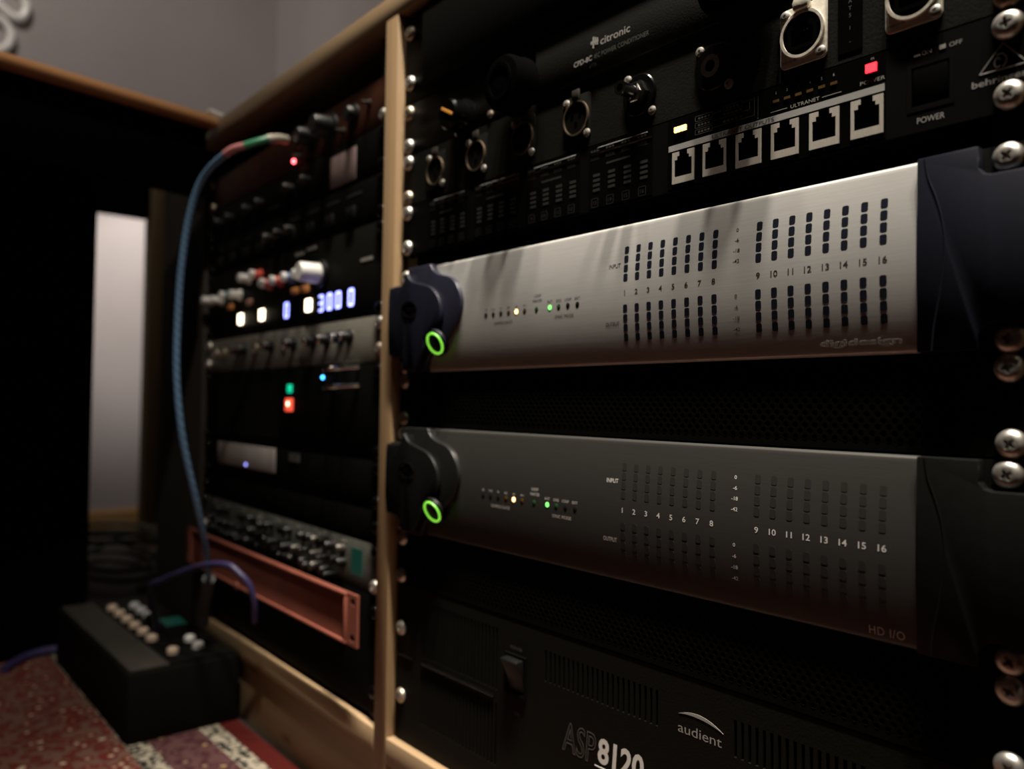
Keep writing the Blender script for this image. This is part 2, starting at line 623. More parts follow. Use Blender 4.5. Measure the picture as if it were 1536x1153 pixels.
def screw_mesh():
    n = 32
    mb = MB()
    prof = [(6.3, 0.0), (6.3, 0.7), (5.9, 1.9), (5.1, 2.9), (4.0, 3.6), (3.1, 3.9)]
    vs_, fs_ = [], []
    for r, h in prof:
        for k in range(n):
            t = 2 * math.pi * k / n
            vs_.append((r * math.cos(t), -h, r * math.sin(t)))
    for sc, h in ((1.0, 3.85), (0.72, 1.4)):
        for k in range(n):
            t = 2 * math.pi * k / n
            r = 2.55 * (0.72 + 0.28 * math.cos(4 * t)) * sc
            vs_.append((r * math.cos(t), -h, r * math.sin(t)))
    rows = len(prof) + 2
    for i in range(rows - 1):
        for k in range(n):
            k2 = (k + 1) % n
            fs_.append((i * n + k, i * n + k2, (i + 1) * n + k2, (i + 1) * n + k))
    fs_.append(tuple(range((rows - 1) * n, rows * n)))
    return mb.add(vs_, fs_)


SCREW = {}


def add_screws(dev, zs, xs=(0, 465), y=-2.5, material=None, jitter=True):
    for x in xs:
        for z in zs:
            mname = material or random.choice(['steel_screw', 'steel_screw', 'dull_screw'])
            jx = random.uniform(-0.8, 0.8) if jitter else 0
            jz = random.uniform(-0.15, 0.15) if jitter else 0
            if mname not in SCREW:
                o = make_obj('screw', screw_mesh(), mname, dev.root)
                SCREW[mname] = o
            else:
                o = SCREW[mname].copy()
                COL.objects.link(o)
                o.parent = dev.root
            o.location = ((x + jx) * MM, y * MM, (z + jz - dev.z0) * MM)
            o.rotation_euler = (0, random.uniform(0, 1.5), 0)


# ================================================================== THE SETTING
def setting(name, mb, material, **kw):
    o = make_obj(name, mb, material, None, off=(0, 0, -FLOOR) if False else (0, 0, 0), **kw)
    return tag(o, None, kind='structure')


def gz(z):
    return z + FLOOR


setting('floor', MB().box(-2050, 2100, -2600, 820, -60, 0), 'floor_carpet')
setting('ceiling', MB().box(-2050, 2100, -2600, 820, 2400, 2460), 'ceiling_paint')
setting('wall_left', MB().box(-2050, -1950, -2600, 815, 0, 2400), 'wall_paint')
setting('wall_back', MB().box(-1950, 2000, 715, 815, 0, 2400), 'wall_paint')
setting('wall_right', MB().box(2000, 2100, -2600, 815, 0, 2400), 'wall_paint')
setting('wall_front', MB().box(-1950, 2000, -2600, -2500, 0, 2400), 'wall_paint')
setting('baseboard_left', MB().prism([(-1950, 0), (-1936, 0), (-1936, 52), (-1941, 60), (-1950, 60)], -2500, 715), 'skirting_wood')
setting('baseboard_back', MB().box(-1935, 2000, 701, 715, 0, 60), 'skirting_wood', bevel=4)

rug = make_obj('rug', MB().box(-752, 1300, -1500, -3, 0, 4), 'woven_rug')
tag(rug, 'red patterned woven rug on the floor in front of the wooden rack', 'rug')

# ================================================================== WOODEN RACK FRAME
frame = bpy.data.objects.new('rack_frame', None)
COL.objects.link(frame)
tag(frame, 'pale pine two-bay rack frame holding all the studio gear', 'rack')
cL = Vector((-math.cos(PHI), math.sin(PHI)))


def lb(s, d):
    """left bay: s mm left of the shared post, d mm forward of its rack plane -> x, y"""
    return (-32 - s * math.cos(PHI) - d * math.sin(PHI) * 1.0, s * math.sin(PHI) - d * math.cos(PHI))


make_obj('post', MB().box(-32, -12, -9, 330, 0, gz(226.5)), 'pine_upright', frame, bevel=1.2)
make_obj('post', MB().box(477, 497, -9, 330, 0, gz(226.5)), 'pine_upright', frame, bevel=1.2)
a, b_, c_, d_ = lb(487, 9), lb(507, 9), lb(507, -330), lb(487, -330)
make_obj('post', MB().flat([b_, a, d_, c_], 0, gz(226.5)), 'shaded_wood', frame, bevel=1.2)  # left post coloured dark, shade put into its wood tone
make_obj('top_board', MB().flat([(500, -9), (500, 330), (-545, 330), (-545, -9)], gz(226.5), gz(247)), 'pine_level', frame, bevel=1.5)
make_obj('base_board', MB().box(-12, 477, -9, 330, gz(-421), gz(-399)), 'pine_level', frame, bevel=1.2)
a, b_, c_, d_ = lb(0, 9), lb(487, 9), lb(487, -330), lb(0, -330)
make_obj('base_board', MB().flat([b_, a, d_, c_], gz(-418), gz(-397)), 'pine_level', frame, bevel=1.2)
make_obj('base_panel', MB().box(-12, 477, -1, 17, 0, gz(-421)), 'pine_level', frame)
a, b_, c_, d_ = lb(0, 1), lb(487, 1), lb(487, -17), lb(0, -17)
make_obj('base_panel', MB().flat([b_, a, d_, c_], 0, gz(-418)), 'pine_level', frame)
make_obj('back_board', MB().box(-540, 500, 331, 340, 0, gz(226.5)), 'black_matte', frame)
make_obj('rack_strip', MB().plate(-11.5, 7.4, gz(-398), gz(221), 2.8, 4.8,
                                  [(-3.2, 3.2, gz(z) - 3.2, gz(z) + 3.2) for z in [110 - 31.75 * i for i in range(-3, 16)]]),
         'rack_strip', frame)
make_obj('rack_strip', MB().box(457.6, 476.5, 2.8, 4.8, gz(-398), gz(221)), 'rack_strip', frame)
for s0, s1 in ((0.5, 22), (464, 486)):
    a, b_, c_, d_ = lb(s0, -0.4), lb(s1, -0.4), lb(s1, -2.4), lb(s0, -2.4)
    make_obj('rack_strip', MB().flat([b_, a, d_, c_], gz(-395), gz(221)), 'rack_strip', frame)

# ================================================================== RIGHT BAY
# ---- blank panel at the very top
d = Dev('blank_panel', 'plain black blank panel at the top of the right bay above the power conditioner', 'rack panel', 144.5, 221)
d.part('faceplate', MB().plate(-8.8, 473.8, 145, 220, -2.5, 0), 'black_satin', bevel=0.4)
d.part('raised_cover', MB().box(22, 443, -7, -2.5, 150, 216), 'black_satin', bevel=2)
add_screws(d, (162.5, 206.5))

# ---- power conditioner
d = Dev('power_conditioner', 'black power conditioner with two large round pull-out lamps and citronic lettering', 'power strip', 100, 144.4)
d.chassis()
d.ears('panel_black')
d.part('raised_cover', MB().box(165, 420, -4.2, -2.5, 102.5, 142.5), 'cover_black', bevel=0.6)
for x in (152, 338):
    k = d.part('lamp_head', MB().lathe([(8, 0), (8, 4.5), (20.5, 4.6), (20.5, 8), (19.8, 10), (19.5, 20), (18, 23), (12, 24)], (x, -2.5, 113), n=40), 'black_matte')
    d.part('lens_rim', MB().ring((x, -26.2, 113), 10.5, 13, 1.2), 'black_matte', k)
    d.part('set_screw', MB().lathe([(2.2, 0), (2.0, 0.8), (0.9, 1.2)], (x - 6, -20, 131), (0, 0, 1), n=12), 'dull_screw', k)
k = d.part('power_knob', MB().lathe([(15, 0), (15, 3), (12.5, 5), (12, 16), (10.5, 18)], (80, -2.5, 111), n=28), 'black_gloss')
ca, sa = math.cos(-0.5), math.sin(-0.5)
mk = [(-8, -0.9), (8, -0.9), (8, 0.9), (-8, 0.9)]
d.part('orange_mark', MB().prism([(81 + u * ca - v * sa, 112.5 + u * sa + v * ca) for u, v in mk], -21.2, -20.3), 'orange_mark', k)
d.part('cover_screw', MB().lathe([(3, 0), (2.8, 0.8), (1.2, 1.4)], (112, -2.5, 106), n=14), 'dull_screw')
d.part('cover_screw', MB().lathe([(3, 0), (2.8, 0.8), (1.2, 1.4)], (222, -4.2, 107), n=14), 'black_gloss')
t = TextSet()
put_text(t, 'citronic', 228.0, 122.4, 5.0, -4.28, width=25.5, align='l', bold=0.012)
put_text(t, 'CPD-8C', 203.8, 114.0, 3.4, -4.28, width=16.8, align='l', bold=0.016)
d.part('lettering', t, 'grey_print', label='grey citronic lettering')
t = TextSet()
put_text(t, 'IEC POWER CONDITIONER', 222.8, 114.0, 3.0, -4.28, width=46, align='l')
d.part('lettering', t, 'dim_print')
t = TextSet()
for x, z0_, z1_ in ((219.6, 122.4, 124.6), (221.2, 119.6, 127.2), (223.0, 121.4, 126.4), (224.8, 121.0, 125.6)):
    t.box(x, x + 1.1, -4.45, -4.2, z0_, z1_)
t.box(219.4, 226.2, -4.4, -4.2, 122.9, 124.2)
d.part('emblem', t, 'grey_print')
add_screws(d, (107.6, 136.4))

# ---- patch panel with round connectors
d = Dev('patch_panel', 'black patch panel with a row of eight round connectors, two of them silver', 'patch panel', 56.3, 99.8)
PX = [40.9 + 54.96 * i for i in range(8)]
d.part('faceplate', MB().plate(-8.8, 473.8, 56.7, 99.4, -2.5, 0, [(x - 8.2, x + 8.2, 78 - 8.2, 78 + 8.2) for x in PX]), 'panel_black')
d.part('chassis', MB().box(8, 457, 30, 40, 57.5, 98.8), 'black_matte')


def dscrews(x, par, m='steel_screw', y=-4.2):
    for sx, sz in ((-9.8, 12.0), (9.8, -12.0)):
        d.part('flange_screw', MB().lathe([(2.9, 0), (2.7, 0.9), (1.5, 1.5), (0.9, 1.5), (0.8, 0.8)], (x + sx, y, 78 + sz), n=16), m, par)


def flange(x):
    w, h = 13, 15.5
    out = []
    for cx_, cz_, a0 in ((w - 3, h - 3, 0), (-w + 3, h - 3, 90), (-w + 3, -h + 3, 180), (w - 3, -h + 3, 270)):
        for k in range(5):
            t_ = math.radians(a0 + 22.5 * k)
            out.append((x + cx_ + 3 * math.cos(t_), 78 + cz_ + 3 * math.sin(t_)))
    return out


for i, x in enumerate(PX):
    if i < 4:
        c = d.part('xlr_socket', MB().prism(flange(x), -3.0, -2.5), 'panel_black', bevel=0.2, label='black three-pin socket with a bronze rim')
        d.part('rim', MB().ring((x, -3.0, 78), 10.8, 11.7, 1.6), 'champagne_ring', c)
        d.part('insert', MB().cyl((x, -2.6, 78), 10.7, 1.0, n=28), 'black_satin', c)
        for sx, sz in ((-3.6, 2), (3.6, 2), (0, -3.6)):
            d.part('contact', MB().cyl((x + sx, -3.5, 78 + sz), 1.3, 0.4, n=10), 'hole_black', c)
        d.part('latch', MB().box(x - 3.5, x + 3.5, -5.0, -3.0, 90.2, 97.2), 'latch_grey', c, bevel=1.2)
        dscrews(x, c, y=-3.0)
    elif i == 4:
        c = d.part('phono_socket', MB().lathe([(13, 0), (13, 1.2), (12.4, 1.8), (9, 1.9)], (x, -2.5, 78), n=36), 'black_gloss', label='phono socket with a protruding chrome sleeve')
        d.part('body', MB().lathe([(8.5, 0), (8.2, 3), (6, 4), (5.6, 6)], (x, -4.3, 78), n=6), 'chrome', c)
        s = d.part('sleeve', MB().ring((x, -9, 78), 2.3, 4.3, 12), 'chrome', c)
        d.part('core', MB().cyl((x, -9.5, 78), 2.3, 10.5, n=16), 'black_satin', c)
        dscrews(x, c, y=-2.6)
    elif i == 5:
        c = d.part('jack_socket', MB().lathe([(13, 0), (13, 1.2), (12.4, 1.8), (8.5, 1.9)], (x, -2.5, 78), n=36), 'black_gloss', label='round black jack socket with a chrome bush')
        d.part('bush', MB().ring((x, -4.3, 78), 3.2, 6.4, 2.6), 'chrome', c)
        d.part('bore', MB().cyl((x, -4.0, 78), 3.2, 1.2, n=18), 'hole_black', c)
        dscrews(x, c, y=-2.6)
    else:
        c = d.part('network_socket', MB().prism(flange(x), -3.8, -2.5), 'nickel', bevel=0.5, label='silver network socket in a square metal flange')
        d.part('rim', MB().ring((x, -3.8, 78), 10.7, 12.2, 1.6, n=40), 'nickel', c)
        d.part('well', MB().cyl((x, -3.0, 78), 10.7, 1.2, n=36), 'hole_black', c)
        d.part('port', MB().plate(x - 8, x + 8, 70.5, 85.5, -5.0, -4.2, [(x - 6, x + 6, 72.5, 81), (x - 3.5, x + 3.5, 81, 83.5)]), 'black_gloss', c)
        for q in range(6):
            d.part('contact', MB().box(x - 4.6 + q * 1.8, x - 4.1 + q * 1.8, -4.5, -4.3, 79, 80.6), 'champagne_ring', c)
        d.part('latch', MB().prism([(x - 4.2, 90), (x + 4.2, 90), (x + 4.8, 94), (x + 3, 97.8), (x - 3, 97.8), (x - 4.8, 94)], -7.0, -3.8), 'nickel', c, bevel=1.0)
        dscrews(x, c, y=-3.8)
        t = TextSet()
        put_text(t, 'neutrik', x - 7.5, 66.1, 1.7, -3.88, width=8)
        d.part('lettering', t, 'dim_print', c)
for x in (395.2,):
    s = d.part('label_strip', MB().box(x - 6.2, x + 6.2, -2.9, -2.5, 61, 98), 'black_gloss')
    t = TextSet()
    for ch, z in (('C', 89), ('A', 86), ('T', 82.6), ('5', 79), ('1', 72.8), ('-', 66.2)):
        put_text(t, ch, x, z, 1.9, -2.98)
    d.part('lettering', t, 'dim_print', s)
add_screws(d, (62.9, 93.3))

# ---- headphone-mix input unit
d = Dev('monitor_mixer', 'black rack unit with six network ports, amber and red lights and behringer logo', 'audio mixer', 13, 56.2)
d.chassis()
RJ = [294.9 + 21.8 * i for i in range(6)]
d.part('faceplate', MB().plate(-8.8, 473.8, 13.4, 55.8, -2.5, 0,
                               [(x - 7.2, x + 7.2, 18.2, 35.0) for x in RJ] + [(422.5, 443, 23, 45)]), 'sheet_black')
d.part('display_window', MB().box(283.5, 412.6, -3.0, -2.5, 14.5, 55.4), 'black_gloss').data
for i, x in enumerate(RJ):
    c = d.part('network_port', MB().plate(x - 7.9, x + 7.9, 17.3, 35.8, -3.6, -1.5,
               [(x - 6.2, x + 6.2, 21.2, 31.2), (x - 4.3, x + 4.3, 31.2, 33.3), (x - 3.0, x + 3.0, 33.3, 35.8)], depth=9), 'socket_tin')
    d.part('port_cavity', MB().plate(x - 6.2, x + 6.2, 21.2, 33.3, -3.25, -3.2).box(x - 3.0, x + 3.0, -3.25, -3.2, 33.3, 35.8), 'hole_black', c)
    t = TextSet()
    put_text(t, str(i + 1), x, 15.9, 1.5, -3.08)
    d.part('lettering', t, 'grey_print', c)
d.part('stripe', MB().box(284, 412.3, -3.2, -2.9, 37.0, 40.4), 'grey_stripe', label='pale grey stripe above the ports')
t = TextSet()
put_text(t, 'ULTRANET OUTPUTS', 334.5, 38.7, 2.3, -3.28, width=39)
d.part('lettering', t, 'dark_print')
t = TextSet()
put_text(t, 'ULTRANET', 371.5, 42.6, 1.9, -3.08, width=16)
t.box(352, 361.5, -3.2, -3.0, 42.4, 42.7)
t.box(381, 391, -3.2, -3.0, 42.4, 42.7)
put_text(t, 'POWER', 406.5, 43.4, 1.8, -3.08, width=12)
put_text(t, 'IN', 406.5, 54.0, 1.1, -3.08)
for q in range(6):
    put_text(t, str(q + 1), 355 + q * 6.4, 52.2, 1.5, -3.08)
put_text(t, 'ON', 431.2, 49.2, 2.0, -2.6, width=4.4)
t.box(425.6, 428.4, -2.75, -2.5, 48.4, 49.2)
put_text(t, 'OFF', 443.6, 49.2, 2.0, -2.6, width=5.4)
t.box(436.8, 439.4, -2.75, -2.5, 48.4, 50.3)
put_text(t, 'POWER', 433, 18.6, 2.7, -2.6, width=12, bold=0.005)
d.part('lettering', t, 'grey_print')
t = TextSet()
for q in range(6):
    d.part('status_light', MB().box(353.4 + q * 6.4, 356.8 + q * 6.4, -3.4, -3.0, 47.2, 48.6), 'led_off_amber')
# routing diagram
for x0, x1, z0_, z1_ in ((303, 315, 50.2, 53.4), (303, 315, 46.4, 49.4), (303, 315, 42.6, 45.6), (322, 334.5, 51.0, 54.2)):
    t.box(x0, x1, -3.15, -3.0, z0_, z0_ + 0.25).box(x0, x1, -3.15, -3.0, z1_ - 0.25, z1_)
    t.box(x0, x0 + 0.25, -3.15, -3.0, z0_, z1_).box(x1 - 0.25, x1, -3.15, -3.0, z0_, z1_)
    put_text(t, 'BUSY', (x0 + x1) / 2, (z0_ + z1_) / 2, 1.5, -3.08, width=(x1 - x0) * 0.6) if False else None
    for q in range(4):
        t.box(x0 + 2 + q * 2.2, x0 + 3.5 + q * 2.2, -3.12, -3.0, (z0_ + z1_) / 2 - 0.6, (z0_ + z1_) / 2 + 0.6)
for x0, x1, z in ((315, 321, 52.0), (315, 339, 47.9), (315, 342, 44.0), (334.5, 341, 53.0)):
    t.box(x0, x1, -3.12, -3.0, z - 0.12, z + 0.12)
for x, z0_, z1_ in ((339, 47.9, 52), (342, 44, 53.5), (344.2, 41.4, 53.8)):
    t.box(x - 0.12, x + 0.12, -3.12, -3.0, z0_, z1_)
t.add([(320, -3.1, 51.4), (321.6, -3.1, 52), (320, -3.1, 52.6)], [(0, 1, 2)])
t.add([(343.5, -3.1, 42.0), (344.9, -3.1, 42.0), (344.2, -3.1, 40.8)], [(0, 1, 2)])
for x0 in (322, 324.6, 327.2, 329.8, 332.4):
    t.box(x0, x0 + 1.8, -3.12, -3.0, 48.9, 50.1).box(x0, x0 + 1.8, -3.12, -3.0, 44.9, 46.1)
d.part('routing_diagram', t, 'dim_print')
d.part('amber_light', MB().box(288.4, 292.3, -3.8, -3.0, 47.6, 50.6).box(292.9, 296.8, -3.8, -3.0, 47.6, 50.6), 'lamp_orange', label='glowing amber status light')
d.part('red_light', MB().box(403.4, 408.6, -3.9, -3.0, 47.6, 51.6), 'lamp_red', label='glowing red power light')
p = d.part('power_button', MB().plate(422.5, 443, 23, 45, -2.7, 3, [(424.5, 441, 25.5, 43.5)]), 'black_satin')
d.part('cap', MB().box(424.9, 440.6, -2.6, 3, 25.9, 43.1), 'black_gloss', p, bevel=0.8)
# left half: four groups of meters
for gi in range(4):
    gx = 37.5 + 62.0 * gi
    w = d.part('meter_group', MB().box(gx - 5, gx + 48, -3.0, -2.5, 14.5, 55.2), 'black_gloss')
    d.part('bright_line', MB().tube([(gx - 4.4, -3.0, 50.0), (gx + 47.4, -3.0, 50.0)], 0.45, 8), 'chrome', w)
    d.part('upper_line', MB().tube([(gx + 2, -3.0, 53.6), (gx + 44, -3.0, 53.6)], 0.22, 6), 'grey_stripe', w)
    t = TextSet()
    for q in range(4):
        cx_ = gx + 13.35 * q
        put_text(t, str(gi * 4 + q + 1), cx_, 18.2, 2.6, -3.08)
        t.box(cx_ - 3.0, cx_ + 3.0, -3.1, -3.0, 15.3, 15.6).box(cx_ - 3.0, cx_ + 3.0, -3.1, -3.0, 20.8, 21.1)
        t.box(cx_ - 3.0, cx_ - 2.7, -3.1, -3.0, 15.3, 21.1).box(cx_ + 2.7, cx_ + 3.0, -3.1, -3.0, 15.3, 21.1)
        t.box(cx_ - 4.5, cx_ + 4, -3.1, -3.0, 46.2, 46.5)
        for k in range(3):
            t.box(cx_ - 4 + k * 2.6, cx_ - 2.2 + k * 2.6, -3.1, -3.0, 47.2, 48.8)
            t.box(cx_ - 4 + k * 2.6, cx_ - 2.2 + k * 2.6, -3.1, -3.0, 51.4, 52.8)
    t.box(gx + 10, gx + 30, -3.1, -3.0, 41.4, 42.6)
    d.part('lettering', t, 'faint_print', w)
    for q in range(4):
        for k in range(4):
            d.part('meter_bar', MB().box(gx - 1.6 + 13.35 * q, gx + 4.2 + 13.35 * q, -3.25, -3.0, 25.5 + k * 3.2, 27.2 + k * 3.2), 'faint_print', w)
t = TextSet()
put_text(t, 'behringer', 450.2, 28.0, 2.9, -2.6, width=21.5, align='l', bold=0.012)
tri = [(453.3, 31.8), (471.6, 31.8), (462.4, 43.0)]
for i in range(3):
    a, b_ = tri[i], tri[(i + 1) % 3]
    t.tube([(a[0], -2.5, a[1]), (b_[0], -2.5, b_[1])], 0.22, 6)
t.tube([(460.4 + 1.2 * math.cos(q), -2.55, 35 + 2.0 * math.sin(q)) for q in [0.5 + i * 0.42 for i in range(13)]], 0.32, 6)
t.tube([(461.4 + 2.4 * math.cos(q), -2.55, 35.6 + 3.0 * math.sin(q)) for q in [-1.2 + i * 0.3 for i in range(12)]], 0.32, 6)
d.part('emblem', t, 'grey_print', label='ear in a triangle logo with the word behringer')
add_screws(d, (19.8, 49.9), material='steel_screw')


# ---- the two converters
def bow(zt):
    zc = zt - 44

    def f(z):
        u = max(-1, min(1, (z - zc) / 43.4))
        y = -4.2 - 3.6 * (1 - u * u)
        e = 43.4 - abs(z - zc)
        if e < 1.6:
            y += 1.5 * (1 - max(0, e) / 1.6) ** 2
        return y
    return f


def smooth_closed(pts, n=6):
    out = []
    m_ = len(pts)
    for i in range(m_ - 1):
        p0, p1, p2, p3 = [Vector(pts[max(0, min(m_ - 1, i + k))]) for k in (-1, 0, 1, 2)]
        for k in range(n):
            t_ = k / n
            out.append(tuple(0.5 * ((2 * p1) + (-p0 + p2) * t_ + (2 * p0 - 5 * p1 + 4 * p2 - p3) * t_ * t_ + (-p0 + 3 * p1 - 3 * p2 + p3) * t_ ** 3)))
    out.append(tuple(pts[-1]))
    return out


def converter(zt, silver):
    if silver:
        d = Dev('audio_converter', 'silver two-unit audio converter with navy ends and dark meter windows', 'audio interface', zt - 88.2, zt)
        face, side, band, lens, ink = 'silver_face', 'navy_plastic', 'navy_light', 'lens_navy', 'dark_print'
    else:
        d = Dev('audio_converter', 'dark graphite two-unit audio converter with HD I/O lettering', 'audio interface', zt - 88.2, zt)
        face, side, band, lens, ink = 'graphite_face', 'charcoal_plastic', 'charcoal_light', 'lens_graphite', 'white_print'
    B = bow(zt)
    d.chassis()
    d.part('rack_ear', MB().box(-8.8, 60, -2.5, 0, zt - 87.6, zt - 0.6), 'black_satin', bevel=0.4)
    d.part('rack_ear', MB().box(420, 473.8, -2.5, 0, zt - 87.6, zt - 0.6), 'black_satin', bevel=0.4)
    cols = [255.0 + 9.33 * i for i in range(8)] + [348.0 + 9.43 * i for i in range(8)]
    rows = [-17.3 - 5.65 * i for i in range(4)] + [-53.2 - 5.95 * i for i in range(4)]
    holes = [(x - 1.2, x + 1.2, zt + r - 1.8, zt + r + 1.8) for x in cols for r in rows]
    ez = [zt - 0.6 - 86.8 * i / 28 for i in range(29)] + [zt - 0.6 - q for q in (0.15, 0.4, 0.8, 1.2, 1.6)] + [zt - 87.4 + q for q in (0.15, 0.4, 0.8, 1.2, 1.6)]
    d.part('faceplate', MB().plate(36, 429, zt - 87.4, zt - 0.6, -4.2, 0, holes if silver else [], warp=B, extra_z=ez, depth=0.9 if silver else 0.45), face, angle=40)
    # one rounded lens per opening
    w, h, r = (1.68, 2.3, 0.9)
    out = []
    for cx_, cz_, a0 in ((w - r, h - r, 0), (-w + r, h - r, 90), (-w + r, -h + r, 180), (w - r, -h + r, 270)):
        for k in range(4):
            t_ = math.radians(a0 + 30 * k)
            out.append((cx_ + r * math.cos(t_), cz_ + r * math.sin(t_)))
    proto = make_obj('meter_window', MB().prism(out, -0.07 if silver else -0.09, 0.8), lens, d.root, bevel=0.0)
    first = True
    for x in cols:
        for rr in rows:
            z = zt + rr
            loc = (x * MM, B(z) * MM, (z - d.z0) * MM)
            o = proto if first else proto.copy()
            if not first:
                COL.objects.link(o)
                o.parent = d.root
            first = False
            o.location = loc
            o.rotation_euler = (-math.atan((B(z + 0.5) - B(z - 0.5)) / 1.0), 0, 0)
    # lettering
    t = TextSet()
    put_text(t, 'INPUT', 245.8, zt - 26.2, 2.6, warp=B, width=9.6, bold=0.008)
    for i, x in enumerate(cols):
        put_text(t, str(i + 1), x - (0.4 if i < 8 else 0), zt - 43.6, 3.1, warp=B, bold=0.011, wide=1.14)
    for i, s in enumerate(('0', '-6', '-18', '-42')):
        put_text(t, s, 334.4, zt + rows[i], 2.0, warp=B, bold=0.008, wide=1.1)
        if not silver:
            pass
    put_text(t, 'LOOP', 174.4, zt - 38.0, 1.9, warp=B, width=7.0)
    put_text(t, 'MASTER', 174.4, zt - 41.4, 1.9, warp=B, width=9.4)
    for x, s in zip((117, 125.8, 134.6, 143.4, 152.0, 161.0), ('192', '176.4', '96', '88.2', '48', '44.1')):
        put_text(t, s, x, zt - 43.4, 1.5, warp=B)
    for x, s in zip((187, 195.8, 204.6, 213.5), ('INT', 'DIG', 'LOOP', 'EXT')):
        put_text(t, s, x, zt - 43.2, 1.8, warp=B, width=6.4 if len(s) > 3 else 5.0)
    d.part('lettering', t, ink)
    t = TextSet()
    put_text(t, 'OUTPUT', 244.2, zt - 62.4, 2.6, warp=B, width=11.4, bold=0.008)
    for i, s in enumerate(('0', '-6', '-18', '-42')):
        put_text(t, s, 334.4, zt + rows[4 + i], 2.0, warp=B, bold=0.008, wide=1.1)
    put_text(t, 'SAMPLE RATE', 137, zt - 53.9, 2.1, warp=B, width=21)
    put_text(t, 'SYNC MODE', 201, zt - 53.9, 2.1, warp=B, width=18)
    if not silver:
        put_text(t, 'HD I/O', 415, zt - 82.2, 3.9, warp=B, width=16.5, spacing=1.1)
    d.part('lettering', t, 'dark_print' if silver else 'white_print')
    if silver:
        t = TextSet()
        put_text(t, 'digidesign', 401.7, zt - 81.0, 3.2, y=-0.3, warp=B, width=40, outline=True)
        d.part('raised_logo', t, 'knob_white', label='raised silver digidesign lettering')
    # status lights
    for x, mname in zip((117, 125.8, 134.6, 143.4, 152.0, 161.0, 173.5, 187, 195.8, 204.6, 213.5),
                        ('led_off_dark', 'led_off_dark', 'led_off_dark', 'led_off_amber', 'lamp_amber', 'led_off_amber', 'led_off_green',
                         'lamp_green', 'led_off_green', 'led_off_dark', 'led_off_dark')):
        z = zt - 47.2
        lit = mname.startswith('lamp')
        d.part('status_light', MB().lathe([(1.75, 0), (1.75, 0.3), (1.2, 0.4), (0.4, 0.45)], (x, B(z) + 0.2, z), n=14),
               mname, label='lit amber status light' if mname == 'lamp_amber' else ('lit green status light' if mname == 'lamp_green' else None))
    # swelling left end
    A = smooth_closed([(46, 0.0), (50, -5.5), (58, -10), (72, -13.5), (82, -20), (88.5, -32), (88, -42), (82, -52), (72, -60), (58, -67.5), (46, -75), (41, -83), (39.5, -87.6)], 5)
    poly = [(13, 0.0), (13, -10.5), (9.5, -13.5), (-9.5, -13.5), (-11, -22), (-11.5, -40), (-11, -60), (-9, -74.5), (10, -76.5), (12.5, -80), (12.5, -87.6)]
    poly = poly + A[::-1]
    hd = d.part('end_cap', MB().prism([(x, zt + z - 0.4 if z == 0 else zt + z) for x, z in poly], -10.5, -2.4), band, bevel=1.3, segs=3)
    Bc = smooth_closed([(17, -5), (24, -12), (36, -15.5), (52, -20), (63, -29), (67, -40), (65, -50), (56, -54), (46, -60), (44, -70), (36, -80), (30, -86)], 5)
    poly = [(13.4, -6), (13.4, -12), (10, -14.8), (-9.6, -15), (-11, -24), (-11.4, -40), (-11, -60), (-8.6, -73), (12, -75), (14.2, -79), (14.2, -86)] + Bc[::-1]
    d.part('swelling', MB().prism([(x, zt + z) for x, z in poly], -14.5, -10.4), side, hd, bevel=2.2, segs=3)
    d.part('emblem', MB().lathe([(7.5, 0), (7.0, 0.8), (5.6, 0.8), (5.0, 0.2), (2, 0.5)], (22, -14.4, zt - 36), n=28, rx=1.6), 'black_gloss', hd)
    bt = d.part('power_button', MB().lathe([(11, 0), (11, 2.4), (9.6, 3.1), (7, 3.1)], (58.5, -10.0, zt - 64.2), (0.06, -0.9, -0.42), n=36), side, hd)
    d.part('glowing_ring', MB().ring((58.5 + 0.19, -10.0 - 2.85, zt - 64.2 - 1.33), 7.8, 9.3, 0.9, n=40, axis=Vector((0.06, -0.9, -0.42)).normalized()), 'ring_green', hd, label='glowing green ring round the power button')
    # right end
    ear = [(429.4, -0.6), (455, -0.6), (455, -10), (457, -12.6), (460, -13.4), (473.8, -13.4), (473.8, -76), (460, -76), (456.5, -78), (455, -81), (455, -87.4), (429.4, -87.4)]
    e2 = d.part('end_cap', MB().prism([(x, zt + z) for x, z in ear[::-1]], -8.5, -2.4), side, bevel=0.8)
    sm = smooth_closed([(433, -1.2), (434.5, -10), (438, -20), (440.8, -32), (441.5, -46), (439.5, -62), (437, -76), (436, -87)], 5)
    d.part('seam', MB().tube([(x, -8.35, zt + z) for x, z in sm], 0.5, 8), side, e2)
    add_screws(d, (zt - 6.35, zt - 82.55), material='steel_screw' if silver else None)
    return d


converter(0.0, True)
converter(-133.0, False)


